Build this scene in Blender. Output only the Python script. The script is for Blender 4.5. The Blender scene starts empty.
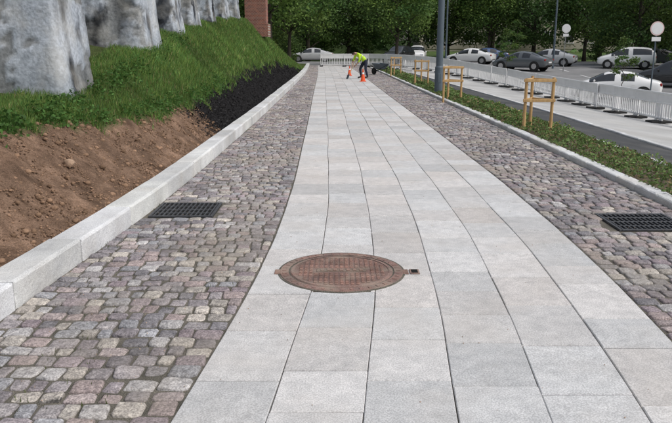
import bpy, math, random
import numpy as np
from mathutils import Vector, noise, Matrix
random.seed(7); rng=np.random.default_rng(7)
S=bpy.context.scene
S.view_settings.view_transform='Standard'; S.view_settings.look='None'; S.view_settings.exposure=0

# ------------------------------------------------------------ helpers
def curve(pts):
    X=np.array([p[0] for p in pts],float); Y=np.array([p[1] for p in pts],float)
    m=np.gradient(Y,X)
    def f(x):
        x=np.asarray(x,float); xc=np.clip(x,X[0],X[-1])
        i=np.clip(np.searchsorted(X,xc)-1,0,len(X)-2)
        h=X[i+1]-X[i]; t=(xc-X[i])/h
        return (2*t**3-3*t**2+1)*Y[i]+(t**3-2*t**2+t)*h*m[i]+(-2*t**3+3*t**2)*Y[i+1]+(t**3-t**2)*h*m[i+1]
    return f
def sstep(a,b,x):
    t=np.clip((np.asarray(x,float)-a)/(b-a),0,1); return t*t*(3-2*t)

class MB:
    def __init__(s): s.v=[];s.f=[];s.c=[];s.m=[]
    def add(s,v,f,c=(1,1,1),m=0):
        o=len(s.v); s.v.extend([tuple(p) for p in v]); s.f.extend([tuple(i+o for i in q) for q in f])
        s.c.extend([c]*len(v)); s.m.extend([m]*len(f))
    def box(s,c,size,rz=0,col=(1,1,1),m=0,bev=0.0,rot=None):
        x,y,z=[k/2 for k in size]; b=min(bev,x*.9,y*.9,z*.9)
        if b>0:
            v=[]
            for zz,ins in ((-z,b),(-z+b,0),(z-b,0),(z,b)):
                xx=x-ins;yy=y-ins;
                v+=[(-xx+ (0 if ins else b),-yy,zz),(xx-(0 if ins else b),-yy,zz),(xx,-yy+(0 if ins else b),zz),(xx,yy-(0 if ins else b),zz),
                    (xx-(0 if ins else b),yy,zz),(-xx+(0 if ins else b),yy,zz),(-xx,yy-(0 if ins else b),zz),(-xx,-yy+(0 if ins else b),zz)]
            f=[]
            for k in range(3):
                for i in range(8):
                    j=(i+1)%8; f.append((k*8+i,k*8+j,k*8+8+j,k*8+8+i))
            f.append(tuple(range(24,32))); f.append(tuple(range(7,-1,-1)))
        else:
            v=[(-x,-y,-z),(x,-y,-z),(x,y,-z),(-x,y,-z),(-x,-y,z),(x,-y,z),(x,y,z),(-x,y,z)]
            f=[(3,2,1,0),(4,5,6,7),(0,1,5,4),(1,2,6,5),(2,3,7,6),(3,0,4,7)]
        R=rot if rot is not None else Matrix.Rotation(rz,3,'Z')
        C=Vector(c); s.add([tuple(R@Vector(p)+C) for p in v],f,col,m)
    def tube(s,pts,rad,n=8,col=(1,1,1),m=0,cap=True):
        pts=[Vector(p) for p in pts]; v=[];f=[]
        for i,p in enumerate(pts):
            d=(pts[min(i+1,len(pts)-1)]-pts[max(i-1,0)]).normalized()
            a=Vector((0,1,0)) if abs(d.y)<.9 else Vector((1,0,0))
            u=d.cross(a).normalized(); w=d.cross(u)
            r=rad[i] if hasattr(rad,'__len__') else rad
            for k in range(n):
                t=2*math.pi*k/n; v.append(tuple(p+u*math.cos(t)*r+w*math.sin(t)*r))
        for i in range(len(pts)-1):
            for k in range(n):
                j=(k+1)%n; f.append((i*n+k,i*n+n+k,i*n+n+j,i*n+j))
        if cap:
            f.append(tuple(range(n))); f.append(tuple(range(len(pts)*n-1,len(pts)*n-n-1,-1)))
        s.add(v,f,col,m)
    def build(s,name,mats,smooth=False,parent=None,loc=None,rz=0):
        me=bpy.data.meshes.new(name); me.from_pydata(s.v,[],s.f)
        a=me.color_attributes.new('Col','FLOAT_COLOR','POINT')
        c=np.ones((len(s.v),4),np.float32); c[:,:3]=np.array(s.c,np.float32); a.data.foreach_set('color',c.ravel())
        for m in mats: me.materials.append(m)
        me.polygons.foreach_set('material_index',s.m)
        if smooth: me.polygons.foreach_set('use_smooth',[True]*len(s.f))
        me.update()
        return obj(name,me,parent,loc,rz)
def obj(name,me,parent=None,loc=None,rz=0):
    o=bpy.data.objects.new(name,me); S.collection.objects.link(o)
    if parent: o.parent=parent
    if loc: o.location=loc
    o.rotation_euler[2]=rz
    return o
def empty(name,loc=(0,0,0),rz=0):
    o=obj(name,None,None,loc,rz); o.empty_display_size=.2; return o
def quads(name,P,C,mat,parent=None,smooth=False):
    N=len(P); me=bpy.data.meshes.new(name)
    me.from_pydata(P.reshape(-1,3).tolist(),[],np.arange(4*N).reshape(-1,4).tolist())
    a=me.color_attributes.new('Col','FLOAT_COLOR','POINT')
    c=np.ones((4*N,4),np.float32); c[:,:3]=np.repeat(C,4,axis=0); a.data.foreach_set('color',c.ravel())
    me.materials.append(mat); me.update()
    return obj(name,me,parent)
def grid(name,xf0,xf1,y0,y1,zf,nx,ny,mat,colf=None,smooth=True,ys=None):
    ys=np.linspace(y0,y1,ny+1) if ys is None else ys; ny=len(ys)-1
    T=np.linspace(0,1,nx+1); V=[]
    for y in ys:
        a=float(xf0(y)) if callable(xf0) else xf0; b=float(xf1(y)) if callable(xf1) else xf1
        xs_=a+(b-a)*T; V.append(np.stack([xs_,np.full_like(xs_,y),zf(xs_,np.full_like(xs_,y))],1))
    V=np.concatenate(V); F=[]
    for j in range(ny):
        for i in range(nx):
            k=j*(nx+1)+i; F.append((k,k+1,k+nx+2,k+nx+1))
    me=bpy.data.meshes.new(name); me.from_pydata(V.tolist(),[],F)
    a=me.color_attributes.new('Col','FLOAT_COLOR','POINT')
    c=np.ones((len(V),4),np.float32)
    if colf is not None: c[:,:3]=colf(V)
    a.data.foreach_set('color',c.ravel()); me.materials.append(mat)
    if smooth: me.polygons.foreach_set('use_smooth',[True]*len(F))
    me.update(); return obj(name,me)

# ------------------------------------------------------------ materials
def M(name,c1,c2=None,scale=4,rough=.8,bump=.2,bscale=60,attr=False,stain=0,sscale=1.0,speck=0,spscale=300,
      stretch=None,metal=0,trans=0,spec=.3,dist=.01,stainc=None,dust=0,dustc=(.36,.31,.24),dscale=.9,srange=(.35,.62)):
    m=bpy.data.materials.new(name); m.use_nodes=True; nt=m.node_tree; N=nt.nodes; L=nt.links
    b=N['Principled BSDF']; b.inputs['Roughness'].default_value=rough; b.inputs['Metallic'].default_value=metal
    b.inputs['Specular IOR Level'].default_value=spec
    tc=N.new('ShaderNodeTexCoord'); src=tc.outputs['Object']
    if stretch:
        mp=N.new('ShaderNodeMapping'); mp.inputs['Scale'].default_value=stretch; L.new(src,mp.inputs[0]); src2=mp.outputs[0]
    else: src2=src
    def nz(sc,det=5,s=None):
        n=N.new('ShaderNodeTexNoise'); n.inputs['Scale'].default_value=sc; n.inputs['Detail'].default_value=det
        L.new(s or src,n.inputs['Vector']); return n.outputs['Fac']
    def ramp(fac,a,bb,ca,cb):
        r=N.new('ShaderNodeValToRGB'); r.color_ramp.elements[0].position=a; r.color_ramp.elements[1].position=bb
        r.color_ramp.elements[0].color=(*ca,1); r.color_ramp.elements[1].color=(*cb,1); L.new(fac,r.inputs[0]); return r.outputs[0]
    def mix(x,y,fac=None,mode='MULTIPLY'):
        k=N.new('ShaderNodeMix'); k.data_type='RGBA'; k.blend_type=mode; k.inputs[0].default_value=1
        if fac is not None: L.new(fac,k.inputs[0])
        L.new(x,k.inputs[6]); L.new(y,k.inputs[7]); return k.outputs[2]
    c2=c2 or tuple(k*.8 for k in c1)
    col=ramp(nz(scale,6,src2),.32,.68,c1,c2)
    if stain:
        sc=stainc or (1-stain,)*3
        col=mix(col,ramp(nz(sscale,8,src2 if stainc else None),srange[0],srange[1],sc,(1,1,1)))
    if speck: col=mix(col,ramp(nz(spscale,2),.38,.62,(1-speck,)*3,(1+speck*.6,)*3))
    if attr:
        at=N.new('ShaderNodeAttribute'); at.attribute_name='Col'; col=mix(col,at.outputs['Color'])
    if dust:
        rg=N.new('ShaderNodeRGB'); rg.outputs[0].default_value=(*dustc,1)
        mp2=N.new('ShaderNodeMapping'); mp2.inputs['Location'].default_value=(3.1,7.7,0); L.new(src,mp2.inputs[0])
        col=mix(col,rg.outputs[0],ramp(nz(dscale,9,mp2.outputs[0]),.47,.70,(0,0,0),(dust,)*3),'MIX')
    L.new(col,b.inputs['Base Color'])
    if bump:
        bp=N.new('ShaderNodeBump'); bp.inputs['Strength'].default_value=bump; bp.inputs['Distance'].default_value=dist
        L.new(nz(bscale,6),bp.inputs['Height']); L.new(bp.outputs[0],b.inputs['Normal'])
    if trans:
        t=N.new('ShaderNodeBsdfTranslucent'); L.new(col,t.inputs[0]); mx=N.new('ShaderNodeMixShader'); mx.inputs[0].default_value=trans
        L.new(b.outputs[0],mx.inputs[1]); L.new(t.outputs[0],mx.inputs[2]); L.new(mx.outputs[0],N['Material Output'].inputs[0])
    return m
m_slab=M('granite_slab',(.645,.64,.64),(.525,.525,.53),scale=13,rough=.75,bump=.3,bscale=90,attr=True,stain=.10,sscale=3.5,speck=.24,spscale=130,dist=.005,dust=.35,dustc=(.50,.46,.42),dscale=1.6)
m_cob=M('cobble_stone',(1.0,1.0,1.0),(.55,.55,.57),scale=26,rough=.72,bump=1.0,bscale=38,attr=True,stain=.28,sscale=1.3,speck=.38,spscale=110,dist=.012,dust=.55,dustc=(.33,.29,.235),dscale=1.1)
m_bed=M('joint_sand',(.17,.155,.13),(.09,.085,.07),scale=6,rough=1,bump=.8,bscale=90,speck=.45,spscale=160,dist=.01)
m_kerb=M('granite_kerb',(.74,.75,.755),(.60,.61,.625),scale=8,rough=.75,bump=.6,bscale=30,attr=True,stain=.22,sscale=2,speck=.22,spscale=150,dist=.012,dust=.3,dustc=(.42,.36,.29),dscale=1.6)
m_soil=M('soil',(1,1,1),(.6,.58,.56),scale=9,rough=1,bump=1,bscale=40,attr=True,speck=.3,spscale=90,dist=.03,spec=.1)
m_clod=M('soil_clod',(.21,.135,.09),(.14,.09,.06),scale=20,rough=1,bump=.8,bscale=60,attr=True,spec=.1)
m_chip=M('bark_mulch',(.022,.021,.022),(.01,.01,.011),scale=20,rough=.9,bump=.5,attr=True,spec=.15)
m_grass=M('grass_blades',(1,1,1),(.7,.75,.7),scale=2.5,rough=.6,bump=0,attr=True,trans=.3,spec=.2)
m_leaf=M('leaves',(1,1,1),(.6,.65,.6),scale=.6,rough=.55,bump=0,attr=True,trans=.35,spec=.25)
m_leaf2=M('distant_leaves',(1,1,1),(.6,.65,.6),scale=.6,rough=.8,bump=0,attr=True,spec=.1)
m_bark=M('bark',(.09,.075,.06),(.045,.038,.03),scale=6,rough=.95,bump=.9,bscale=18,stretch=(1,1,.25),dist=.03)
m_wall=M('weathered_plaster',(.50,.54,.60),(.30,.335,.385),scale=2.2,rough=.9,bump=.7,bscale=14,stretch=(1,1,.5),stain=.86,sscale=2.1,stainc=(.14,.145,.16),srange=(.385,.475),speck=.18,spscale=22,dist=.02,attr=True,dust=.35,dustc=(.52,.50,.45),dscale=2.6)
m_asph=M('asphalt',(.075,.078,.083),(.055,.057,.06),scale=2,rough=.9,bump=.4,bscale=150,speck=.3,spscale=200,stain=.15,sscale=.4,dust=.3,dustc=(.2,.19,.17))
m_conc=M('light_concrete',(.52,.52,.51),(.41,.41,.41),scale=.8,rough=.85,bump=.2,bscale=60,stain=.25,sscale=.35,speck=.15,spscale=80,dust=.4,dustc=(.36,.34,.31),dscale=.5)
m_road=M('road_surface',(.30,.30,.30),(.22,.22,.225),scale=.5,rough=.9,bump=.2,bscale=80,stain=.2,sscale=.3,speck=.15)
m_gnd=M('grass_ground',(.10,.16,.045),(.07,.115,.03),scale=1.5,rough=1,bump=.6,bscale=12,stain=.3,sscale=.3,speck=.3,spscale=20,dist=.05)
m_iron=M('rusty_cast_iron',(.33,.205,.17),(.225,.16,.145),scale=8,rough=.8,bump=.5,bscale=80,stain=.35,sscale=5,speck=.3,spscale=150,attr=True,dust=.6,dustc=(.32,.27,.22),dscale=6)
m_grate=M('grate_iron',(.10,.105,.115),(.06,.06,.065),scale=20,rough=.55,bump=.3,metal=.4)
m_black=M('dark_pit',(.008,.008,.008),rough=1,bump=0)
m_wood=M('peeled_pine',(.60,.40,.19),(.44,.27,.12),scale=6,rough=.7,bump=.3,stretch=(3,3,.5))
m_steel=M('painted_steel_grey',(.11,.14,.17),(.09,.115,.14),scale=2,rough=.5,bump=.05)
m_white=M('white_plastic',(.80,.80,.80),(.72,.72,.72),scale=3,rough=.5,bump=0)
m_pink=M('sign_face',(.72,.55,.53),(.7,.5,.48),rough=.5,bump=0)
m_red=M('red_plastic',(.6,.05,.03),rough=.45,bump=0)
m_orange=M('orange_plastic',(.85,.12,.04),rough=.5,bump=0)
m_rub=M('rubber',(.03,.03,.03),rough=.85,bump=.1)
m_glass=M('car_glass',(.025,.03,.035),(.02,.022,.025),rough=.06,bump=0,spec=.8)
m_rim=M('alloy',(.5,.5,.52),rough=.3,bump=0,metal=.8)
def brickmat():
    m=bpy.data.materials.new('red_brick'); m.use_nodes=True; N=m.node_tree.nodes; L=m.node_tree.links
    tc=N.new('ShaderNodeTexCoord'); mp=N.new('ShaderNodeMapping'); mp.inputs['Rotation'].default_value=(math.radians(90),0,0)
    b=N.new('ShaderNodeTexBrick'); b.inputs['Scale'].default_value=4; b.inputs['Color1'].default_value=(.28,.10,.065,1); b.inputs['Color2'].default_value=(.17,.065,.05,1)
    b.inputs['Mortar'].default_value=(.3,.27,.23,1); L.new(tc.outputs['Object'],mp.inputs[0]); L.new(mp.outputs[0],b.inputs[0])
    L.new(b.outputs[0],N['Principled BSDF'].inputs['Base Color']); N['Principled BSDF'].inputs['Roughness'].default_value=.9
    return m
m_brick=brickmat()

# ------------------------------------------------------------ plan curves (metres; y = along the path)
xs=curve([(-3,-1.2),(0,-.98),(2,-.80),(2.76,-.725),(3.33,-.675),(4.13,-.61),(5.42,-.54),(7.3,-.51),(12,-.56),(24,-.77),(45,-1.14),(62,-1.6),(90,-2.6)])
xk=curve([(-3,-2.45),(0,-2.25),(3.94,-2.02),(7,-1.85),(12,-1.77),(24,-1.75),(45,-1.9),(62,-2.3),(90,-3.3)])
W=2.52
xsr=lambda y: xs(y)+W
xr=lambda y: xs(y)+W+1.39
def _g(x): return np.interp(x,[-100,3.6,4.8,7,10.5,14,18,24,40,80,200],[0,0,-.15,-.42,-.85,-1.15,-1.3,-1.15,-.1,1.6,3])
_gf=curve([(-50,1),(20,1),(30,1),(39,.85),(50,.45),(58,.12),(68,0),(400,0)])
def gz(x,y):
    x=np.asarray(x,float)
    return _g(x)*np.clip(_gf(y),0,1)+sstep(78,150,y)*2.0
Y1=62
gx=np.concatenate([np.linspace(-300,-12,18),np.linspace(-10,30,61),np.linspace(34,300,30)])
gy=np.concatenate([np.linspace(-40,-5,8),np.linspace(-3,100,80),np.linspace(108,500,30)])
V=[];F=[]
for y in gy:
    z=gz(gx,np.full_like(gx,y))-.10
    V+=list(zip(gx.tolist(),[float(y)]*len(gx),z.tolist()))
nx=len(gx)
for j in range(len(gy)-1):
    for i in range(nx-1):
        k=j*nx+i; F.append((k,k+1,k+nx+1,k+nx))
me=bpy.data.meshes.new('ground'); me.from_pydata(V,[],F); me.materials.append(m_gnd); me.update(); obj('ground',me)
grid('paving_bed',lambda y:xk(y)-.2,lambda y:xr(y)+.1,-3,Y1,lambda x,y:x*0-.0125,2,200,m_bed)

# ------------------------------------------------------------ slabs (seams shared by neighbouring columns)
mb=MB(); nc=6; cw=W/nc
def seam(c,y): return float(xs(y))+c*cw+(.007*math.sin(y*.9+c*2.1)+.004*math.sin(y*2.7+c) if 0<c<nc else 0)
for c in range(nc):
    y=-2.5-(c%2)*.27-rng.uniform(0,.15)
    while y<Y1-1:
        l=rng.choice([.42,.5,.56,.62]); l+=rng.uniform(-.01,.01)
        g=.0024; gy_=.0042; NS=3
        jx=rng.uniform(-.0015,.0015); k=rng.uniform(.80,1.06); w=rng.uniform(-.015,.04)
        tz=rng.uniform(-.002,.002); tx=rng.uniform(-.004,.004); ty=rng.uniform(-.006,.006); ym=y+l/2; xm=(seam(c,ym)+seam(c+1,ym))/2
        def zz(px,py): return tz+(px-xm)*tx+(py-ym)*ty
        v=[];f=[]
        ysl=[y+gy_,y+gy_+.005]+[y+l*q/NS for q in range(1,NS)]+[y+l-gy_-.005,y+l-gy_]
        for iy,yy in enumerate(ysl):
            a=seam(c,yy)+g+jx; b=seam(c+1,yy)-g+jx; e=iy in (0,len(ysl)-1)
            for px,dz in ((a,-.03),(a,-.004),(a+.004,0),(b-.004,0),(b,-.004),(b,-.03)):
                v.append((px,yy,(dz if dz<-.01 else zz(px,yy)+(min(dz,-.006) if e else dz))))
        for q in range(len(ysl)-1):
            for i in range(5): f.append((q*6+i,q*6+i+1,q*6+i+7,q*6+i+6)[::-1])
        f.append((0,1,2,3,4,5)); n0=(len(ysl)-1)*6; f.append(tuple(n0+q for q in (5,4,3,2,1,0)))
        f=[q[::-1] for q in f]
        mb.add(v,f,(k+w,k,k-w*.7)); y+=l
mb.build('slab_footpath',[m_slab])

# ------------------------------------------------------------ cobbles
pal=[(.36,.335,.335),(.30,.275,.28),(.37,.315,.305),(.27,.24,.25),(.40,.37,.335),(.33,.33,.345),(.24,.22,.23),(.47,.43,.385),(.34,.28,.27),(.43,.415,.41),(.22,.21,.22),(.31,.26,.275)]
def in_rect(x,y,r): return abs(x-r[0])<r[2]/2+.03 and abs(y-r[1])<r[3]/2+.03
GL=(-1.50,6.85,.62,.60); GR=(2.86,6.35,.66,.62)
def cobbles(name,fa,fb,rect,seed,bright=1.0):
    r=np.random.default_rng(seed); mb=MB(); y=-2.5
    while y<Y1-1:
        ph=r.uniform(.098,.135); mid=y+ph/2
        a=float(fa(mid)); b=float(fb(mid)); x=a+.004; skew=.03*math.sin(mid*.9+seed)
        while x<b-.04:
            w=r.uniform(.08,.165)
            if b-(x+w)<.07: w=b-x-.003
            cx=x+w/2; cy=mid+skew*math.sin((cx-a)*2.2)+.012*math.sin(cx*9+mid*3)+r.uniform(-.008,.008)
            if not in_rect(cx,cy,rect):
                g=.0045+r.uniform(0,.004); hx=w/2-g; hy=ph/2-g+r.uniform(-.006,.003); h=r.uniform(-.007,.005)
                rot=r.uniform(-.09,.09); cr,sr=math.cos(rot),math.sin(rot); v=[]
                ch=[r.uniform(.06,.34) for _ in range(4)]
                base=[(-1+ch[0],-1),(1-ch[1],-1),(1,-1+ch[1]),(1,1-ch[2]),(1-ch[2],1),(-1+ch[3],1),(-1,1-ch[3]),(-1,-1+ch[0])]
                base=[(p[0]+r.uniform(-.09,.07),p[1]+r.uniform(-.09,.07)) for p in base]
                sx=r.uniform(-.07,.07); sy=r.uniform(-.07,.07)
                for z,sc in ((-.035,1.0),(-.009,.985),(-.002,.91),(.0,.74)):
                    for p in base:
                        j_=1+r.uniform(-.03,.03) if sc<.95 else 1
                        px=p[0]*hx*sc*j_; py=p[1]*hy*sc*j_
                        v.append((cx+px*cr-py*sr,cy+px*sr+py*cr,h+z+px*sx+py*sy+(r.uniform(-.0015,.0015) if sc<.98 else 0)))
                v.append((cx,cy,h+r.uniform(-.001,.002)))
                f=[]
                for k in range(3):
                    for i in range(8):
                        j=(i+1)%8; f.append((k*8+i,k*8+j,k*8+8+j,k*8+8+i))
                for i in range(8): f.append((24+i,24+(i+1)%8,32))
                c=pal[r.integers(len(pal))]; k=r.uniform(.82,1.15)*bright
                if r.random()<.05: k*=1.25
                mb.add(v,f,tuple(q*k for q in c))
            x+=w
        y+=ph
    mb.build(name,[m_cob],smooth=True)
cobbles('cobble_strip',xk,lambda y:xs(y)-.004,GL,3,1.36)
cobbles('cobble_strip',lambda y:xsr(y)+.004,xr,GR,5,1.30)

# ------------------------------------------------------------ kerbs
def kerb(name,f,side,w,h,L,y0,y1,seed,zf=None,mat=m_kerb,ext=0):
    r=np.random.default_rng(seed); mb=MB(); y=y0
    while y<y1:
        l=L*r.uniform(.85,1.15); ya,yb=y+.005,y+l-.005; n=3; c=r.uniform(.88,1.06); off=r.uniform(-.005,.005); dz=r.uniform(-.004,.004)
        prof=[(0,-.08),(0,h-.02),(.006,h-.008),(.022,h),(w-.02,h),(w,h-.02),(w,-.08)]
        v=[];m=len(prof)
        ys_=[ya,ya+.012]+[ya+.012+(yb-ya-.024)*k/n for k in range(1,n)]+[yb-.012,yb]
        for iy,yy in enumerate(ys_):
            x0=float(f(yy)); zb=zf(x0+side*w/2,yy) if zf else 0
            ins=.008 if iy in(0,len(ys_)-1) else 0
            for p in prof:
                px=min(max(p[0],ins),w-ins); pz=min(p[1],h-ins)
                v.append((x0+side*(px+off)+r.uniform(-.002,.002),yy,float(zb)+pz+dz+r.uniform(-.002,.002)))
        fs=[]
        for k in range(len(ys_)-1):
            for i in range(m-1):
                q=(k*m+i,k*m+i+1,(k+1)*m+i+1,(k+1)*m+i); fs.append(q if side>0 else q[::-1])
        fs.append(tuple(range(m))); fs.append(tuple(range(len(v)-1,len(v)-m-1,-1)))
        mb.add(v,fs,(c,c,c*r.uniform(.97,1.02))); y+=l
    mb.build(name,[mat])
kerb('granite_kerb',xk,-1,.25,.17,1.15,-2.5,Y1,11)
kerb('granite_kerb',xr,1,.17,.07,.55,-2.5,Y1-8,12)

# ------------------------------------------------------------ manhole cover
mb=MB(); MC=(.04,4.87); R=.445
def disc(mb,r0,r1,z0,z1,n=72,col=(1,1,1),m=0):
    v=[];f=[]
    for i in range(n):
        t=2*math.pi*i/n; c,s=math.cos(t),math.sin(t)
        v+=[(MC[0]+r0*c,MC[1]+r0*s,z1),(MC[0]+r1*c,MC[1]+r1*s,z1),(MC[0]+(r1+.004)*c,MC[1]+(r1+.004)*s,z0)]
    for i in range(n):
        j=(i+1)%n; f+=[(3*i,3*i+1,3*j+1,3*j),(3*i+1,3*i+2,3*j+2,3*j+1)]
    mb.add(v,f,col,m)
disc(mb,0,R+.016,-.01,.0040,m=1)
disc(mb,.385,R,.002,.0075,col=(.95,.95,.95))
disc(mb,0,.372,.002,.0065,col=(.82,.8,.8))
disc(mb,.345,.366,.004,.010)
for i in range(-9,10):
    for j in range(-9,10):
        x=i*.037;y=j*.037; rr=math.hypot(x,y)
        if rr<.325 and not (abs(y)<.05 and abs(x)<.2):
            k_=rng.uniform(.9,1.15); mb.box((MC[0]+x,MC[1]+y,.0085),(.023,.023,.006),rz=0,col=(1.1*k_,k_,.95*k_),bev=.002)
for i in range(40):
    t=2*math.pi*i/40; mb.box((MC[0]+.415*math.cos(t),MC[1]+.415*math.sin(t),.009),(.03,.02,.004),rz=t,col=(1.08,1,1))
mb.box((MC[0],MC[1],.0085),(.36,.075,.005),col=(.75,.85,.8),bev=.002)
for k in range(7): mb.box((MC[0]-.14+k*.047,MC[1],.0125),(.026,.042,.005),col=(1,1,.95),bev=.001)
mb.box((MC[0]-(R+.005),MC[1]-.02,.002),(.07,.10,.008),col=(.9,.85,.8),bev=.002)
mb.box((MC[0]+(R+.005),MC[1]-.02,.002),(.07,.10,.008),col=(.9,.85,.8),bev=.002)
mb.build('manhole_cover',[m_iron,m_bed])
mb=MB(); mb.box((MC[0]+.53,MC[1]-.02,.004),(.07,.10,.008),m=0,bev=.002); mb.box((MC[0]+.53,MC[1]-.02,.009),(.045,.07,.004),m=1)
mb.build('valve_cover',[m_iron,m_black])

# ------------------------------------------------------------ drain grates
def grate(R_):
    x,y,w,d=R_; mb=MB()
    mb.box((x,y,-.010),(w,d,.006),m=1)
    for sx in (-1,1): mb.box((x+sx*(w/2-.012),y,-.001),(.024,d,.02),bev=.002)
    for sy in (-1,1): mb.box((x,y+sy*(d/2-.012),-.002),(w-.05,.024,.02),bev=.002)
    n=int(w/.042)
    for i in range(1,n): mb.box((x-w/2+i*w/n,y,-.003),(.013,d-.05,.018),bev=.002)
    for k in (-1,0,1): mb.box((x,y+k*d*.25,-.0045),(w-.05,.016,.018),bev=.002)
    mb.build('drain_grate',[m_grate,m_black])
grate(GL); grate(GR)

# ------------------------------------------------------------ left embankment
xf=curve([(-4,-3.3),(5,-3.25),(9,-3.25),(13,-3.3),(17,-3.65),(21,-3.95),(25,-4.1),(31,-4.15),(36,-4.25),(45,-4.6),(62,-7)])
zf=curve([(-4,.6),(5,.8),(9,1.0),(13,1.5),(17,1.85),(21,2.12),(25,2.4),(31,2.65),(36,2.7),(42,2.45),(50,1.8),(62,.3)])
def bank_t(x,y): 
    k=xk(y)-.25; return (k-x)/(k-xf(y))
def bank_z(x,y):
    t=bank_t(x,y); z0=.12
    s=np.where(t<1,t*.85+.15*sstep(0,1,t),1+(t-1)*.15)
    return z0+(zf(y)-z0)*s
ts=curve([(-4,1.0),(5,1.0),(7,.88),(8.5,.64),(10,.50),(12,.40),(20,.38),(30,.34),(40,.18),(48,0.0),(62,-.1)])
def n2(x,y,s,o=0): return noise.noise(Vector((x*s,y*s,o)))
ys=np.concatenate([np.arange(-3,16,.06),np.arange(16,62,.2)])
nxb=46; Vb=[];Cb=[]
for y in ys:
    a=float(xk(y))-.235; b=-11.0
    T=np.linspace(0,1,nxb+1)**1.7
    for t in T:
        x=a+(b-a)*t; z=float(bank_z(x,y)); bt=float(bank_t(x,y))
        e=float(ts(y))+.10*n2(x,y,1.7,3)+.05*n2(x,y,6,5)
        if bt<e:
            mul=sstep(11.2,12.6,y+.7*n2(x,y,1.2,9)); mul=float(mul)
            k=.95+.6*n2(x,y,3.5,1)+.3*n2(x,y,11,1)
            c=np.array((.235*k,.155*k,.11*k))*(1-mul)+np.array((.016,.015,.016))*mul
            amp=.05*min(1,bt*6)*(1-.5*mul)
            z+=amp*n2(x,y,3,2)+amp*.7*n2(x,y,9,4)+amp*.35*n2(x,y,22,4)
        else:
            c=np.array((.075,.10,.035)); z+=.02*n2(x,y,4)
        Vb.append((x,float(y),z)); Cb.append((*c,1))
Fb=[]
for j in range(len(ys)-1):
    for i in range(nxb):
        k=j*(nxb+1)+i; Fb.append((k,k+nxb+1,k+nxb+2,k+1))
me=bpy.data.meshes.new('embankment'); me.from_pydata(Vb,[],Fb)
a=me.color_attributes.new('Col','FLOAT_COLOR','POINT'); a.data.foreach_set('color',np.array(Cb,np.float32).ravel())
me.materials.append(m_soil); me.polygons.foreach_set('use_smooth',[True]*len(Fb)); me.update(); obj('embankment',me)

mb=MB()
def clod(mb,c,s,col,m=0):
    v=[];f=[]
    for k,(z,r_) in enumerate(((-.6,.7),(.0,1),(.55,.65))):
        for i in range(6):
            t=i*math.pi/3+k*.5; q=r_*random.uniform(.75,1.15)
            v.append((c[0]+s*q*math.cos(t),c[1]+s*q*math.sin(t),c[2]+s*z*.8))
    v.append((c[0],c[1],c[2]+s*.75*.8))
    for k in range(2):
        for i in range(6): j=(i+1)%6; f.append((k*6+i,k*6+j,k*6+6+j,k*6+6+i))
    for i in range(6): f.append((12+i,12+(i+1)%6,18))
    mb.add(v,f,col,m)
n=0
while n<5200:
    y=random.uniform(2,12.5); x=float(xk(y))-.27-random.random()**1.2*2.2; t=float(bank_t(x,y))
    if t<float(ts(y))+.05 :
        s=random.uniform(.005,.014) if random.random()<.93 else random.uniform(.016,.04)
        k=random.uniform(.8,1.9); clod(mb,(x,y,float(bank_z(x,y))+.004),s,(k,k,k)); n+=1
clod(mb,(-2.62,6.8,float(bank_z(-2.62,6.8))+.03),.07,(2.2,2.4,2.6))
mb.build('soil_clods',[m_clod],smooth=True)
N=9000; y=rng.uniform(11.3,46,N); tt=rng.uniform(-.02,1,N)*ts(y); x=xk(y)-.26-tt*(xk(y)-.25-xf(y))
ok=(ts(y)>0.02); x=x[ok];y=y[ok]; N=len(x)
def rand_quads(x,y,z,L,Wd,up=.5,rg=rng):
    N=len(x); d=rg.normal(size=(N,3)); d[:,2]*=up; d/=np.linalg.norm(d,axis=1)[:,None]
    e=rg.normal(size=(N,3)); e-=d*(d*e).sum(1)[:,None]; e/=np.linalg.norm(e,axis=1)[:,None]
    c=np.stack([x,y,z],1); L=np.asarray(L)[:,None]; Wd=np.asarray(Wd)[:,None]
    return np.stack([c-d*L,c-e*Wd+d*L*.1,c+d*L,c+e*Wd+d*L*.1],1)
P=rand_quads(x,y,bank_z(x,y)+.012,rng.uniform(.015,.04,N),rng.uniform(.006,.015,N),.5)
quads('bark_mulch',P,rng.uniform(.5,2.6,(N,1))*np.ones((1,3)),m_chip)

def blades(name,N,xyz,hh,ww,cols,mat):
    x,y,z=xyz; a=rng.uniform(0,2*math.pi,N); l=rng.uniform(0,2*math.pi,N); lean=rng.uniform(.1,.8,N)*hh
    dx,dy=np.cos(a)*ww/2,np.sin(a)*ww/2; lx,ly=np.cos(l)*lean,np.sin(l)*lean
    b0=np.stack([x-dx,y-dy,z-.01],1);b1=np.stack([x+dx,y+dy,z-.01],1)
    t1=np.stack([x+dx*.25+lx,y+dy*.25+ly,z+hh],1);t0=np.stack([x-dx*.25+lx,y-dy*.25+ly,z+hh],1)
    return quads(name,np.stack([b0,b1,t1,t0],1),cols,mat)
N=230000; y=4.5+rng.random(N)**1.5*44; t=rng.uniform(-.02,1.5,N); x=xk(y)-.25-t*(xk(y)-.25-xf(y))
nzv=np.array([n2(a_,b_,1.7,3)*.10+n2(a_,b_,5,7)*.16 for a_,b_ in zip(x,y)])
pr=sstep(-.05,.10,t-ts(y)-nzv)
ok=(rng.random(N)<pr)&(x>-6.5); x=x[ok];y=y[ok];t=t[ok];N=len(x)
far=1+np.clip((y-8)/12,0,2.2)
cl=np.array([n2(a_,b_,1.1,17) for a_,b_ in zip(x,y)])
h=rng.uniform(.03,.085,N)*(1+cl*.8)*(1+.2*far)
k=rng.uniform(.55,1.25,N)*(1+cl*.5)*1.55; yl=rng.random(N)
C=np.stack([(.075+.065*yl)*k,(.165+.02*yl)*k,.045*k],1)
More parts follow.
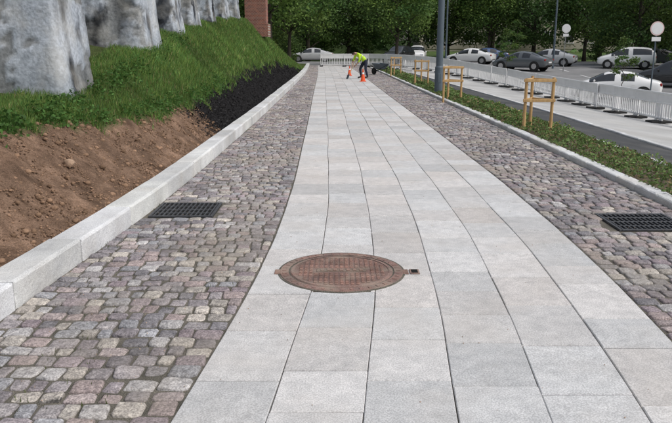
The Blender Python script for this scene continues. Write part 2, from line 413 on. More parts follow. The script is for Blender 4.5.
dry=rng.random(N)<.04; C[dry]=np.stack([.26*k,.22*k,.11*k],1)[dry]
blades('bank_grass',N,(x,y,bank_z(x,y)),h,rng.uniform(.006,.011,N)*far,C,m_grass)
N=5200; y=rng.uniform(5.5,17,N); cen=np.array([n2(0,q,1.6,31) for q in y]); t=.93+rng.normal(0,.07,N)
e=rng.random(N)<.45; t=np.where(e,ts(y)+rng.normal(.05,.05,N),t); x=xk(y)-.25-t*(xk(y)-.25-xf(y)); ok=(cen>-.15); x=x[ok];y=y[ok];N=len(x)
P=rand_quads(x,y,bank_z(x,y)+rng.uniform(.01,.12,N),rng.uniform(.015,.04,N),rng.uniform(.01,.02,N),.5)
k=rng.uniform(.6,1.3,N); quads('bank_weeds',P,np.stack([.08*k,.17*k,.04*k],1),m_grass)
N=9000; y=rng.uniform(2.2,30,N); s_=rng.random(N); lf=rng.random(N)<.6
x=np.where(lf,xk(y)+.01+s_**2.2*1.3,xr(y)-.01-s_**2.2*1.3); ok=np.array([n2(a_,b_,1.8,51)+.4*n2(a_,b_,6,52) for a_,b_ in zip(x,y)])>.22
ok&=(x<xs(y)-.02)|(x>xsr(y)+.02); x=x[ok];y=y[ok];N=len(x); k=rng.uniform(.6,1.2,N)
blades('joint_weeds',N,(x,y,np.full(N,-.006)),rng.uniform(.008,.024,N),rng.uniform(.004,.008,N),np.stack([.12*k,.15*k,.05*k],1),m_grass)
mb=MB()
for _ in range(2600):
    y=random.uniform(2.4,16); x=random.uniform(float(xk(y))+.02,float(xr(y))-.02)
    if (x>float(xs(y)) and x<float(xsr(y)) and random.random()<.8) : continue
    k=random.uniform(1.2,3.2); clod(mb,(x,y,.003),random.uniform(.0018,.0045),(k,k*1.15,k*1.3))
mb.build('loose_grit',[m_clod])

# ------------------------------------------------------------ buttressed wall
wall=empty('buttressed_stone_wall')
def zb(x,y): return float(bank_z(x,y))
ysw=np.arange(-2,33.01,.25); zs=np.arange(-.5,7.01,.25); V=[];F=[];C=[]
xwall=lambda y: float(xf(y))-1.35
for y in ysw:
    for z in zs:
        V.append((xwall(y)+.03*n2(y,z,1.3,1)+.01*n2(y,z,4,1),y,z))
nz_=len(zs)
for j in range(len(ysw)-1):
    for i in range(nz_-1):
        k=j*nz_+i; F.append((k,k+nz_,k+nz_+1,k+1))
mb=MB(); mb.add(V,F,(1.35,1.35,1.35))
mb.box((-7.9,15.5,3.2),(5,35,7.4),col=(1,1,1)); mb.box((-6.4,15.5,7.1),(3.6,35.6,.25),col=(.8,.8,.8))
mb.build('wall_body',[m_wall],parent=wall)
def buttress(y,w,xfront,xback,base,h=6,seed=0):
    r=.09; path=[]
    hw=w/2
    for k in range(25): path.append((xback+(xfront-r-xback)*k/24,-hw,0,-1))
    for k in range(1,4):
        a_=-math.pi/2+k*math.pi/6; path.append((xfront-r+r*math.cos(a_),-hw+r+r*math.sin(a_),math.cos(a_),math.sin(a_)))
    for k in range(1,13): path.append((xfront,-hw+r+(w-2*r)*k/12,1,0))
    for k in range(1,4):
        a_=k*math.pi/6; path.append((xfront-r+r*math.cos(a_),hw-r+r*math.sin(a_),math.cos(a_),math.sin(a_)))
    for k in range(1,7): path.append((xfront-r+(xback-xfront+r)*k/6,hw,0,1))
    zs=np.concatenate([np.arange(base-.7,base+1.5,.04),np.arange(base+1.6,base+h,.3)]); v=[];f=[];n=len(path); cols=[]
    for z in zs:
        hh=z-base; fl=.05*math.exp(-max(hh,-.1)*6)+.05*max(0,.9-hh)-.02*max(0,hh)
        for (px,py,ax,ay) in path:
            P3=Vector((px,y+py,z))
            chip=noise.noise(P3*1.9+Vector((0,0,7)))+.35*noise.noise(P3*7)+.15*noise.noise(P3*16)
            cm=max(0,min(1,(chip-.10)*14))
            d=fl+.012*noise.noise(P3*1.5)+.006*noise.noise(P3*6)+(.004+.014*cm)*noise.noise(P3*15)-.028*cm
            v.append((px+ax*d,y+py+ay*d,z)); g_=max(0,1-abs(hh-.05*noise.noise(P3*5))*3)*.4
            edge=1-.45*max(0,min(1,(noise.noise(Vector((px*5,(y+py)*5,z*.6)))-.12)*5))
            s_=(1-.42*cm)*(1-g_)*edge; cols.append((s_*(1+.05*cm),s_*(1+.04*g_),s_*(1-.08*cm)))
    for j in range(len(zs)-1):
        for i in range(n-1):
            k=j*n+i; f.append((k,k+1,k+n+1,k+n))
    mb=MB(); mb.add(v,f,(1,1,1)); mb.c=cols; mb.build('buttress',[m_wall],smooth=True,parent=wall)
for (y,w) in ((5.2,1.1),(9.2,1.15),(13.3,1.2),(17.2,1.1),(20.8,1.1),(24.4,1.1),(28,1.1),(31.5,1.1)):
    fx=float(xf(y)); buttress(y,w,fx-.08,xwall(y)-.1,zb(fx,y))
mb=MB(); x0,y0=-3.85,35.2; b0=zb(x0,y0)-.25
mb.box((x0,y0,b0+1.3),(1.0,1.1,2.6)); mb.box((x0,y0,b0+2.65),(1.2,1.25,.12)); mb.box((x0,y0,b0+3.3),(.85,.9,1.2)); mb.box((x0,y0,b0+3.95),(1.0,1.05,.1)); mb.box((x0-.1,y0,b0+.3),(1.4,1.35,.6))
mb.build('brick_pier',[m_brick])

# ------------------------------------------------------------ right side surfaces
xp=lambda y: xr(y)+.17
xp2=lambda y: xr(y)+1.45-.25*sstep(18,30,y)
grid('planting_bed_soil',lambda y:xp(y)-.01,lambda y:xp2(y)+.02,-3,54,lambda x,y:gz(x,y)+.03+.0*x,4,120,M('bed_soil',(.13,.10,.07),(.08,.06,.045),scale=8,bump=.9,bscale=30,rough=1,dist=.03))
kerb('concrete_edging',xp2,1,.10,.07,.9,-2.5,54,14,zf=lambda x,y:gz(x,y))
grid('asphalt_lane',lambda y:xp2(y)+.09,lambda y:6.4-2.2*sstep(18,60,y),-3,56,lambda x,y:gz(x,y)+.0,6,80,m_asph)
kerb('concrete_edging',lambda y:6.4-2.2*sstep(18,60,y),1,.12,.05,1.0,-2.5,54,15,zf=lambda x,y:gz(x,y))
grid('concrete_forecourt',lambda y:6.5-2.2*sstep(18,60,y),11.6,-3,58,lambda x,y:gz(x,y)-.01,8,80,m_conc)
kerb('concrete_edging',lambda y:11.6+y*0,1,.14,.10,1.0,-2.5,54,16,zf=lambda x,y:gz(x,y))
grid('street',11.74,24,-3,70,lambda x,y:gz(x,y)-.02,12,80,m_road)
grid('street',-30,60,58.3,78,lambda x,y:gz(x,y)-.014,60,8,m_road)
mb=MB()
for k in range(12):
    y=10+k*5; q=[(17.9,y),(18.02,y),(18.02,y+2.4),(17.9,y+2.4)]
    mb.add([(a_,b_,float(gz(a_,b_))-.008) for a_,b_ in q],[(0,1,2,3)])
mb.build('lane_markings',[m_white])

N=52000; y=4+rng.random(N)**1.35*46; w=xp2(y)-xp(y); s_=rng.uniform(-.05,1.02,N); x=xp(y)+s_*w
dn=np.array([n2(a_,b_,1.5,41) for a_,b_ in zip(x,y)]); dn2=np.array([n2(a_,b_,4.5,43) for a_,b_ in zip(x,y)])
ok=rng.random(N)<sstep(-.30,.15,dn+dn2*.7+.05); x=x[ok];y=y[ok];dn=dn[ok];dn2=dn2[ok];s_=s_[ok];N=len(x)
hmax=(.06+.16*np.clip(dn+dn2+.2,0,1.2))*np.sin(np.clip(s_,.06,.94)*math.pi)**.5+.02
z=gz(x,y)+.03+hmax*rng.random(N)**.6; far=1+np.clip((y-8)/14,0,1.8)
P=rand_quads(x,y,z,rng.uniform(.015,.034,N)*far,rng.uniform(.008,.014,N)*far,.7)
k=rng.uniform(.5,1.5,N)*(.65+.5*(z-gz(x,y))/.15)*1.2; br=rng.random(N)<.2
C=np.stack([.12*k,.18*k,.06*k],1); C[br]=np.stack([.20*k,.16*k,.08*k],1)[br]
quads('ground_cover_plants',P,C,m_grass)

# ------------------------------------------------------------ tree supports
def stake_frame(x,y,s=1.0,rz=0):
    z=float(gz(x,y)); o=MB(); w=.26
    for (a_,b_) in ((-w,-.2),(w,-.2),(0,.28)):
        o.tube([(a_,b_,-.1),(a_*.98+random.uniform(-.015,.015),b_,1.05+random.uniform(-.02,.04))],[.033,.030],10)
    for zz in (1.0,.62):
        o.box((0,-.2-.038,zz),(2*w+.1,.022,.06),bev=.004)
        for sx in (-1,1):
            A=Vector((sx*w,-.17,zz)); B=Vector((0,.26,zz)); d=B-A
            o.box((A+B)/2,(d.length,.022,.06),rz=math.atan2(d.y,d.x),bev=.004)
    o.build('tree_stake_frame',[m_wood],loc=(x,y,z),rz=rz)
stake_frame(3.9,13.8); stake_frame(3.36,20.8,rz=.1); stake_frame(3.5,29.2,rz=-.1); stake_frame(3.15,38,rz=.1)

e=empty('street_lamp',(3.5,24.2,0)); mb=MB()
mb.tube([(0,0,-.1),(0,0,.9),(0,0,.95),(.02,0,9)],[.15,.145,.12,.075],16); mb.tube([(.02,0,8.9),(.3,0,9.3),(1.4,0,9.5)],[.045,.04,.035],10)
mb.box((0,0,.01),(.42,.42,.04),bev=.01); mb.box((.0,-.145,.55),(.1,.012,.3),bev=.004)
mb.build('pole',[m_steel],parent=e); mb=MB(); mb.box((1.7,0,9.5),(.7,.26,.1),bev=.03); mb.build('lamp_head',[m_steel],parent=e)

# ------------------------------------------------------------ barriers
mb=MB(); Lb=2.0
mb.box((0,0,.97),(Lb-.06,.045,.07),bev=.01); mb.box((0,0,.17),(Lb-.06,.045,.06),bev=.01); mb.box((0,0,.66),(Lb-.06,.04,.05),bev=.008)
mb.box((0,0,.82),(Lb-.1,.014,.26))
for sx in(-1,1): mb.box((sx*(Lb/2-.04),0,.53),(.05,.05,.95),bev=.01)
for i in range(1,14): mb.box((-Lb/2+.04+i*(Lb-.08)/14,0,.42),(.04,.03,.46),bev=.004)
for i in (0,3): mb.box((-.62+i*.42,-.012,.82),(.26,.012,.16),m=2)
for sx in(-1,1): mb.box((sx*(Lb/2-.1),0,.045),(.22,.7,.09),bev=.02,m=1)
for sx in(-1,1): mb.box((sx*(Lb/2-.1),0,.12),(.06,.1,.08),m=0)
bar=mb.build('safety_barrier',[m_white,m_rub,m_red])
poly=[(12.3,16.5),(11.2,20),(10.6,23),(10.35,28),(10.1,33),(9.3,39),(8.3,45),(7.3,50),(5.2,55),(2.6,57.3),(-1.2,57.6)]
pts=[Vector((a_,b_,0)) for a_,b_ in poly]; segs=[]
for a_,b_ in zip(pts[:-1],pts[1:]):
    n_=max(1,round((b_-a_).length/Lb))
    for k in range(n_): segs.append((a_.lerp(b_,k/n_),a_.lerp(b_,(k+1)/n_)))
first=True
for a_,b_ in segs:
    c=(a_+b_)/2; d=b_-a_; z=float(gz(c.x,c.y))
    o=bar if first else obj('safety_barrier',bar.data)
    first=False
    o.location=(c.x+random.uniform(-.04,.04),c.y,z); sl=(float(gz(b_.x,b_.y))-float(gz(a_.x,a_.y)))/d.length
    o.rotation_euler=(random.uniform(-.02,.02),-math.atan(sl),math.atan2(d.y,d.x)+random.uniform(-.06,.06))

# ------------------------------------------------------------ cars
def paint(name,c): 
    m=M(name,c,tuple(k*.97 for k in c),rough=.25,bump=0,spec=.6); m.node_tree.nodes['Principled BSDF'].inputs['Coat Weight'].default_value=.6; return m
m_tail=M('tail_light',(.35,.02,.02),rough=.2,bump=0); m_head=M('head_light',(.7,.72,.75),rough=.1,bump=0)
SED=[(-2.25,.42,.80,.82,.70,.60),(-2.17,.25,.92,.99,.85,.68),(-1.62,.2,.95,1.06,.89,.66),(-.95,.2,.94,1.40,.90,.56),(-.18,.2,.92,1.46,.90,.585),(-.08,.2,.92,1.46,.90,.585),(.5,.2,.91,1.41,.90,.57),(1.2,.2,.90,1.0,.90,.68),(1.9,.2,.78,.86,.88,.68),(2.2,.25,.62,.70,.80,.62),(2.28,.4,.52,.55,.7,.55)]
SUV=[(-2.2,.45,.95,.98,.74,.64),(-2.14,.3,1.02,1.3,.88,.68),(-1.9,.25,1.04,1.6,.90,.66),(-1.2,.25,1.03,1.68,.91,.66),(-.3,.25,1.0,1.70,.91,.66),(-.2,.25,1.0,1.70,.91,.66),(.5,.25,.99,1.64,.91,.65),(1.15,.25,.98,1.14,.91,.72),(1.9,.25,.90,1.0,.89,.72),(2.15,.3,.72,.85,.82,.66),(2.22,.45,.6,.65,.72,.6)]
def car(x,y,rz,mp,st=SED,r=.33):
    e=empty('parked_car',(x,y,float(gz(x,y))-.01),rz)
    mb=MB(); V=[];F=[];mi=[]
    for (yy,zl,zbt,zr,wl,wt) in st:
        half=[(wl*.85,zl),(wl,zl+.12),(wl*1.01,(zl+zbt)/2+.06),(wl*.965,zbt),(wt,zr-.045),(wt*.5,zr-.005)]
        ring=[(0,zl)]+half+[(0,zr)]+[(-a_,b_) for a_,b_ in reversed(half)]
        V+=[(a_,yy,b_) for a_,b_ in ring]
    n=14; ns=len(st)
    for k in range(ns-1):
        for i in range(n):
            j=(i+1)%n; F.append((k*n+i,(k+1)*n+i,(k+1)*n+j,k*n+j))
            g=0; side=i in (4,9); top=i in(5,6,7,8)
            if side and k in (3,5,6): g=1
            if st is SUV and side and k==2: g=1
            if top and k==6: g=1
            if top and k==(2 if st is SED else 1): g=1
            if i in (0,13): g=2
            mi.append(g)
    F.append(tuple(range(n))); F.append(tuple(range(ns*n-1,ns*n-n-1,-1))); mi+=[0,0]
    mb.v=V;mb.f=F;mb.c=[(1,1,1)]*len(V);mb.m=mi
    b=mb.build('body',[mp,m_glass,m_rub],smooth=True,parent=e)
    md=b.modifiers.new('s','SUBSURF'); md.levels=md.render_levels=2
    mb=MB()
    for sx in(-1,1):
        for yy in (-1.36,1.40):
            cx=sx*.80
            mb.tube([(cx-sx*.06,yy,r),(sx*.905,yy,r)],[r+.07,r+.06],24,m=1)
            mb.tube([(cx-.1*sx,yy,r),(sx*.90,yy,r),(sx*.925,yy,r)],[r,r,r-.03],24,m=1)
            mb.tube([(sx*.90,yy,r),(sx*.93,yy,r)],[r*.66,r*.62],18,m=2)
            for q in range(5):
                t=q*2*math.pi/5; mb.box((sx*.934,yy+math.cos(t)*r*.33,r+math.sin(t)*r*.33),(.012,r*.5,.05),rot=Matrix.Rotation(t,3,'X'),m=2)
        zbt=st[7][2]; mb.box((sx*.98,.95,zbt+.06),(.16,.1,.12),bev=.03,m=0)
        yb=st[1][0]; mb.box((sx*.66,yb+.02,st[1][2]-.12),(.30,.12,.16),bev=.03,m=3)
        yf=st[-2][0]; mb.box((sx*.60,yf-.03,.66 if st is SED else .76),(.34,.16,.12),bev=.03,m=4)
        for ky in (-.9,.1): mb.box((sx*.915,ky,st[4][2]-.14),(.02,.14,.03),bev=.005,m=0)
    mb.box((0,st[-1][0]-.005,.46),(.9,.05,.14),bev=.02,m=1); mb.box((0,st[0][0]+.0,.62),(.5,.03,.11),m=5)
    mb.box((0,st[-1][0]+.02,.42),(.5,.02,.11),m=5)
    mb.build('wheels_and_trim',[mp,m_rub,m_rim,m_tail,m_head,m_white],parent=e)
    return e
pw=paint('white_paint',(.8,.8,.8)); pg=paint('dark_grey_paint',(.10,.11,.12)); psil=paint('silver_paint',(.45,.46,.47)); pb=paint('black_paint',(.02,.02,.022)); pr_=paint('red_paint',(.35,.03,.03)); pbl=paint('blue_paint',(.05,.09,.2))
car(14.3,36.5,math.radians(68),pw)
car(14.6,56,math.radians(50),pg)
car(12.6,67,math.radians(60),pw)
car(18.5,62,math.radians(60),psil); car(23.5,58,math.radians(70),pw,SUV)
car(6.3,72,math.radians(150),pb,SUV); car(8.6,76,math.radians(170),pw,SUV,.36)
car(21,44,math.radians(60),pb,SUV); car(28,63,math.radians(80),pg); car(-8,72,math.radians(95),pr_)
car(15.5,74,math.radians(85),pbl); car(-2.5,75,math.radians(88),psil)

# ------------------------------------------------------------ signs
def sign(x,y,h,r,kind):
    z=float(gz(x,y)); e=empty('traffic_sign',(x,y,z)); mb=MB()
    mb.tube([(0,0,-.1),(0,0,h+r*.6)],.032,10); mb.build('pole',[m_steel if kind else m_rim],parent=e)
    mb=MB(); n=32
    mb.tube([(0,-.05,h),(0,-.065,h)],r,n,m=0); mb.tube([(0,-.064,h),(0,-.069,h)],r*.84,n,m=1)
    mb.box((0,-.05,h-r-.16),(r*1.3,.015,.2),m=1)
    mb.build('sign_plate',[m_pink if kind else m_white,m_white],parent=e)
sign(15.3,34.5,3.55,.33,1); sign(17.5,55,3.2,.33,0)
for (x,y) in ((17.6,58),(9.5,62)):
    e=empty('street_lamp',(x,y,float(gz(x,y)))); mb=MB(); mb.tube([(0,0,-.1),(0,0,8)],[.09,.06],10); mb.tube([(0,0,8),(-.8,0,8.2)],[.04,.03],8); mb.box((-1,0,8.2),(.6,.2,.08),bev=.02); mb.build('pole',[m_steel],parent=e)

# ------------------------------------------------------------ trees
def tree_meshes(seed,H,cb,R_,nl,ls,trunk=.2,dark=1.0,ncl=70):
    r=np.random.default_rng(seed); mb=MB(); pts=[];rad=[]
    for k in range(8):
        t=k/7; pts.append((r.normal(0,.06)*t*2,r.normal(0,.06)*t*2,-.2+t*H*.85)); rad.append(trunk*(1.25 if k==0 else 1)*(1-t*.8))
    mb.tube(pts,rad,10); cl=[]
    for k in range(ncl):
        zz=cb+(H-cb)*r.random()**.9; fr=(zz-cb)/(H-cb); rr=R_*math.sin(math.pi*(.18+.78*fr))**.6*math.sqrt(r.uniform(.15,1)); a_=r.uniform(0,2*math.pi)
        c=np.array((rr*math.cos(a_),rr*math.sin(a_),zz)); cl.append(c)
        if k%3==0:
            z0=max(cb*.7,zz-rr*.6); t=min(1,z0/(H*.85)); mb.tube([(0,0,z0),tuple(c*.5+np.array((0,0,z0*.5+.1))),tuple(c)],[trunk*.4*(1-t*.6),trunk*.22,.015],6)
    cl=np.array(cl); idx=r.integers(ncl,size=nl); sg=r.uniform(.35,.8,ncl)*R_/3.2
    off=r.normal(size=(nl,3))*sg[idx][:,None]; off[:,2]*=.6; p=cl[idx]+off
    P=rand_quads(p[:,0],p[:,1],p[:,2],r.uniform(.7,1.2,nl)*ls,r.uniform(.4,.7,nl)*ls,.6,r)
    kc=r.uniform(.6,1.35,ncl)[idx]*r.uniform(.7,1.3,nl)*dark; hy=r.uniform(0,1,ncl)[idx]
    C=np.stack([(.075+.06*hy)*kc,(.15+.05*hy)*kc,.045*kc],1)
    lo=quads('crown',P,C,m_leaf); tr=mb.build('trunk',[m_bark],smooth=True)
    lm,tm=lo.data,tr.data; bpy.data.objects.remove(lo); bpy.data.objects.remove(tr); return lm,tm
TV=[tree_meshes(1,9,2.4,3.4,13000,.13,.2,1.1),tree_meshes(2,10,2.0,4.0,15000,.14,.24,.9),tree_meshes(3,8,3.0,3.2,12000,.12,.17,1.35),tree_meshes(4,12,1.6,4.5,16000,.15,.28,.85)]
SAP=tree_meshes(5,3.0,1.2,.55,1100,.06,.03,1.0,22)
SHR=tree_meshes(6,2.4,.2,1.7,5000,.09,.04,.9,40)
def tree(x,y,v,s=1.0,name='deciduous_tree',rz=None):
    e=empty(name,(x,y,float(gz(x,y)) if x>-4 or y>62 else float(bank_z(x,y)) if y<62 and x>-10 else 0),random.uniform(0,6.28) if rz is None else rz); e.scale=(s,s,s)
    obj('crown',v[0],e); obj('trunk',v[1],e)
for (x,y,v,s) in [(-6.5,42,1,1),(-4.6,50,0,1.0),(-9,52,3,1),(-3.9,60,2,1.1),(-8,66,1,1.1),(-3.2,82,3,1),(1.5,86,1,1),(-7.5,84,1,1),(5.4,64,2,1.05),(8.5,84,0,1.2),
    (13,84,1,1.1),(17,80,2,1.2),(22,80,3,1),(27,78,0,1.1),(26,62,1,.95),(31,70,3,1),(30,52,0,1),(26,45,2,1.0),(34,58,1,1),(31,42,3,.9),
    (42,76,1,1.2),(20,92,3,1.1),(4,98,3,1.2),(-12,92,3,1.2),(-16,78,1,1.2),(33,90,1,1.3)]:
    tree(x,y,TV[v],s)
for (x,y,s) in ((13.5,33.5,1.0),(11.2,47,1.05),(19.5,40,1.1),(16.5,66,1.3)): tree(x,y,SAP,s,'young_tree')
for (x,y,s) in ((24.5,50,.8),(27,54,1),(29,47,.9),(25,66,1),(33,50,1.1),(-5,70,1),(-9,76,1.2),(-2,92,1.2),(3,90,1),(26,40,.7)): tree(x,y,SHR,s,'shrub')
N=60000; a_=rng.uniform(-75,95,N); dd=rng.uniform(104,150,N); zt=rng.random(N)
top=11+4*np.sin(a_*.21)+3*np.sin(a_*.53+1); z=zt*top+gz(a_,dd)
hole=np.array([noise.noise(Vector((q*.12,w_*.25,3))) for q,w_ in zip(a_,z)])
keep=((hole<.18)|(dd>138))&~((a_>12)&(a_<52)&(dd<150)&(hole>-.12)); a_=a_[keep];dd=dd[keep];z=z[keep];N=len(a_)
cv=np.array([noise.noise(Vector((q*.35,w_*.35,t_*.2))) for q,w_,t_ in zip(a_,z,dd)])
P=rand_quads(a_,dd,z,rng.uniform(.4,.7,N),rng.uniform(.25,.45,N),.6); k=rng.uniform(.6,1.2,N)*(.8+cv*.9)*1.6
quads('distant_trees',P,np.stack([.065*k,.11*k,.04*k],1),m_leaf2)

# ------------------------------------------------------------ buildings
def building(name,x,y,w,d,h,floors,bays,wallc,roofc):
    z=float(gz(x,y)); e=empty(name,(x,y,z)); mb=MB(); mb.box((0,0,h/2-.5),(w,d,h+1)); mb.box((0,-d/2-.06,.5),(w+.1,.1,1.0),col=(.7,.7,.7))
    for k in range(1,floors): mb.box((0,-d/2-.05,k*h/floors),(w+.06,.1,.18),col=(1.1,1.1,1.1))
    mb.box((0,-d/2-.15,h-.2),(w+.4,.3,.35),col=(1.1,1.1,1.1))
    mb.build('walls',[M(name+'_render',wallc,tuple(k*.85 for k in wallc),scale=.5,attr=True,stain=.2,sscale=.3)],parent=e)
    mb=MB(); mw=MB()
    for k in range(floors):
        for b in range(bays):
            cx=-w/2+(b+.5)*w/bays; cz=(k+.55)*h/floors; ww=w/bays*.42; wh=h/floors*.52
            mb.box((cx,-d/2-.02,cz),(ww,.06,wh))
            for sx in(-1,1): mw.box((cx+sx*(ww/2+.05),-d/2-.05,cz),(.1,.12,wh+.2))
            mw.box((cx,-d/2-.07,cz),(.07,.04,wh)); mw.box((cx,-d/2-.05,cz+wh/2+.05),(ww,.12,.1)); mw.box((cx,-d/2-.1,cz-wh/2-.06),(ww+.3,.25,.1))
    mb.build('window_panes',[m_glass],parent=e); mw.build('window_frames',[m_white],parent=e)
    mb=MB(); v=[(-w/2-.4,-d/2-.4,h+.02),(w/2+.4,-d/2-.4,h+.02),(w/2+.4,d/2+.4,h+.02),(-w/2-.4,d/2+.4,h+.02),(-w/2+2,0,h+3.2),(w/2-2,0,h+3.2)]
    mb.add(v,[(0,1,5,4),(2,3,4,5),(1,2,5),(3,0,4),(3,2,1,0)]); mb.build('roof',[M(name+'_roof',roofc,rough=.8)],parent=e)
building('apartment_building',30,118,34,12,13,4,11,(.62,.57,.46),(.25,.1,.07))
building('apartment_building',72,112,32,12,12,4,10,(.6,.6,.58),(.2,.1,.08))

# ------------------------------------------------------------ worker
def worker(x,y,rz):
    e=empty('road_worker',(x,y,0),rz)
    J={'pel':((.12,0,.90),.135),'sp':((-.04,0,1.06),.125),'ch':((-.26,0,1.19),.15),'nk':((-.41,0,1.26),.062),'hd':((-.50,0,1.24),.085),'ht':((-.60,0,1.19),.085)}
    E=[('pel','sp'),('sp','ch'),('ch','nk'),('nk','hd'),('hd','ht')]
    for s,q in ((1,'L'),(-1,'R')):
        J['hip'+q]=((.12,s*.11,.84),.10);J['kn'+q]=((.0-.08*s,s*.15,.47),.07);J['an'+q]=((.10-.1*s,s*.16,.09),.05);J['toe'+q]=((-.10-.1*s,s*.17,.045),.042)
        J['sh'+q]=((-.30,s*.20,1.17),.07);J['el'+q]=((-.36-.05*s,s*.25,.90),.048);J['wr'+q]=((-.50-.05*s,s*.10,.72+.05*s),.032);J['pa'+q]=((-.54-.05*s,s*.05,.67+.05*s),.032)
        E+=[('pel','hip'+q),('hip'+q,'kn'+q),('kn'+q,'an'+q),('an'+q,'toe'+q),('ch','sh'+q),('sh'+q,'el'+q),('el'+q,'wr'+q),('wr'+q,'pa'+q)]
        p=J['pa'+q][0]
        for k in range(5):
            a1=(p[0]-.025+ .012*k,p[1]-s*.02,p[2]-.03-.004*k); a2=(a1[0]+.0,a1[1]-s*.03,a1[2]-.018)
            if k==4: a1=(p[0]+.03,p[1],p[2]+.0); a2=(p[0]+.03,p[1]-s*.035,p[2]-.01)
            J[f'f{k}{q}']=(a1,.009);J[f'g{k}{q}']=(a2,.008); E+=[('pa'+q,f'f{k}{q}'),(f'f{k}{q}',f'g{k}{q}')]
    ks=list(J); me=bpy.data.meshes.new('b'); me.from_pydata([J[k][0] for k in ks],[(ks.index(a),ks.index(b)) for a,b in E],[])
    o=obj('b',me); o.modifiers.new('k','SKIN'); 
    for i,k in enumerate(ks):
        sv=me.skin_vertices[0].data[i]; sv.radius=(J[k][1],J[k][1]); sv.use_root=(k=='pel')
    md=o.modifiers.new('s','SUBSURF'); md.levels=2
    dg=bpy.context.evaluated_depsgraph_get(); nm=bpy.data.meshes.new_from_object(o.evaluated_get(dg)); bpy.data.objects.remove(o)
    mats=[M('hi_vis_vest',(.55,.85,.04),rough=.6,bump=.2),M('navy_trousers',(.03,.035,.06),rough=.9),M('skin',(.5,.3,.22),rough=.5,bump=0),M('hair',(.03,.02,.015),rough=.8),M('boots',(.03,.022,.018),rough=.6),M('reflective_tape',(.75,.75,.75),rough=.3,bump=0)]
    nm.materials.clear()
    for m in mats: nm.materials.append(m)
    for p in nm.polygons:
        c=p.center; best=None;bd=9
        for a,b in E:
            A=Vector(J[a][0]);B=Vector(J[b][0]);t=max(0,min(1,(c-A).dot(B-A)/(B-A).length_squared)); r_=J[a][1]*(1-t)+J[b][1]*t; d=(c-(A+(B-A)*t)).length-r_*.9
            if d<bd: bd=d;best=(a,b,t)
        a,b,t=best; m=2
        if a=='pel' and b=='sp': m=0 if t>.2 else 1
        elif a in('sp',) or (a=='ch' and b!='nk') : m=0
        elif a=='ch': m=0 if t<.6 else 2
        elif a=='pel' or a.startswith('hip') : m=1
        elif a.startswith('kn'): m=1 if t<.85 else 4
        elif a.startswith('an'): m=4
        elif a.startswith('sh'): m=0
        elif a.startswith('el'): m=0 if t<.3 else 2
        elif a=='hd': m=3 if c.z>1.2 else 2
        elif a=='nk': m=2
        if m==0 and a=='sp' and .35<t<.5: m=5
        p.material_index=m; p.use_smooth=True
    obj('body',nm,e)
    mb=MB()
    mb.tube([(-.645,0,1.15),(-.665,0,1.135)],[.018,.008],8,m=0)
    for s in(-1,1): mb.tube([(-.53,s*.083,1.215),(-.53,s*.097,1.215)],[.026,.018],8,m=0)
    mb.build('nose_and_ears',[mats[2]],smooth=True,parent=e)
    sh=MB(); sh.tube([(-.40,-.02,1.0),(-.78,.03,.12)],.017,8); sh.tube([(-.40,-.09,1.0),(-.40,.05,1.0)],.016,8)
    R3=Matrix.Rotation(.4,3,'Y'); sh.box((-.82,.035,.10),(.025,.22,.26),rot=R3,m=1,bev=.01); sh.build('shovel',[m_wood,m_steel],parent=e)
worker(1.35,36,math.radians(25))
def cone(x,y,s=1):
    mb=MB(); z=float(gz(x,y)); mb.box((0,0,.02),(.38,.38,.04),bev=.01,m=0)
    hs=[.04,.2,.32,.42,.52,.62,.72]
    for k in range(6):
        r0=.14*(1-(hs[k]-.04)/.8);r1=.14*(1-(hs[k+1]-.04)/.8); mb.tube([(0,0,hs[k]),(0,0,hs[k+1])],[r0,r1],20,m=1 if k==3 else 0,cap=(k==5))
    o=mb.build('traffic_cone',[m_orange,m_white],smooth=False,loc=(x,y,z)); o.scale=(s,s,s)
cone(1.25,33,.8); cone(.75,39.5,.75)
e=empty('wheelbarrow',(2.55,41,0),.6); mb=MB()
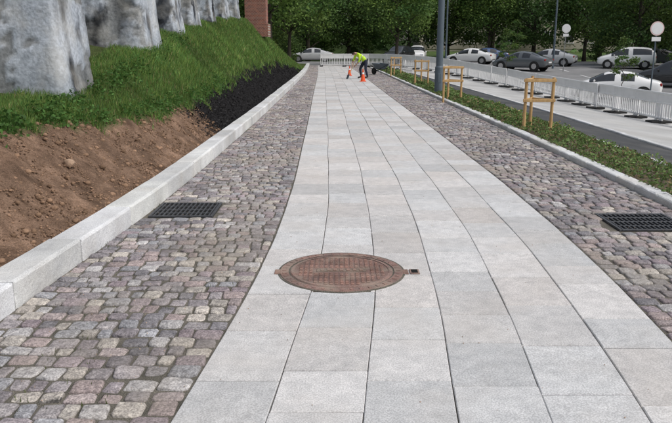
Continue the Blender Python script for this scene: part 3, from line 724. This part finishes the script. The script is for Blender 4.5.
v=[(-.3,-.45,.62),(.3,-.45,.62),(.3,.45,.66),(-.3,.45,.66),(-.17,-.2,.32),(.17,-.2,.32),(.15,.3,.32),(-.15,.3,.32)]
mb.add(v,[(4,5,6,7),(0,1,5,4),(1,2,6,5),(2,3,7,6),(3,0,4,7)],m=0)
for s in(-1,1):
    mb.tube([(s*.27,-1.0,.6),(s*.2,-.2,.33),(s*.06,.55,.2)],.016,8,m=1); mb.tube([(s*.2,-.3,.36),(s*.22,-.35,.0)],.016,8,m=1)
mb.tube([(-.04,.6,.19),(.04,.6,.19)],.19,18,m=1); mb.build('tray_and_frame',[m_steel,m_rub],parent=e)
mb=MB()
for k in range(4):
    for i in range(2): mb.box((i*.43,rng.uniform(-.02,.02),.04+k*.085),(.42,.6,.08),bev=.005,col=(.95,.95,.95))
mb.build('paving_slab_stack',[m_slab],loc=(3.9,43,float(gz(3.9,43))+.03),rz=.2)

# ------------------------------------------------------------ light & camera
w=bpy.data.worlds.new('World'); S.world=w; w.use_nodes=True; N=w.node_tree.nodes; L=w.node_tree.links
el,az=math.radians(52),math.radians(115)
sky=N.new('ShaderNodeTexSky'); sky.sky_type='NISHITA'; sky.sun_disc=False; sky.sun_elevation=el; sky.sun_rotation=az; sky.dust_density=4; sky.air_density=1.2
hs=N.new('ShaderNodeHueSaturation'); hs.inputs['Saturation'].default_value=.5; L.new(sky.outputs[0],hs.inputs['Color'])
L.new(hs.outputs[0],N['Background'].inputs[0]); N['Background'].inputs[1].default_value=.15
sd=bpy.data.lights.new('sun','SUN'); sd.energy=1.5; sd.angle=math.radians(20); sd.color=(1,.97,.92); so=bpy.data.objects.new('sun',sd); S.collection.objects.link(so)
d=Vector((math.sin(az)*math.cos(el),math.cos(az)*math.cos(el),math.sin(el))); so.rotation_euler=(-d).to_track_quat('-Z','Y').to_euler()
cd=bpy.data.cameras.new('camera'); cd.sensor_width=36; cd.lens=37.5; cd.clip_end=2000; cd.clip_start=.05
co=bpy.data.objects.new('camera',cd); S.collection.objects.link(co); co.location=(0,0,1.6); co.rotation_euler=(math.radians(90-13.3),0,0); S.camera=co
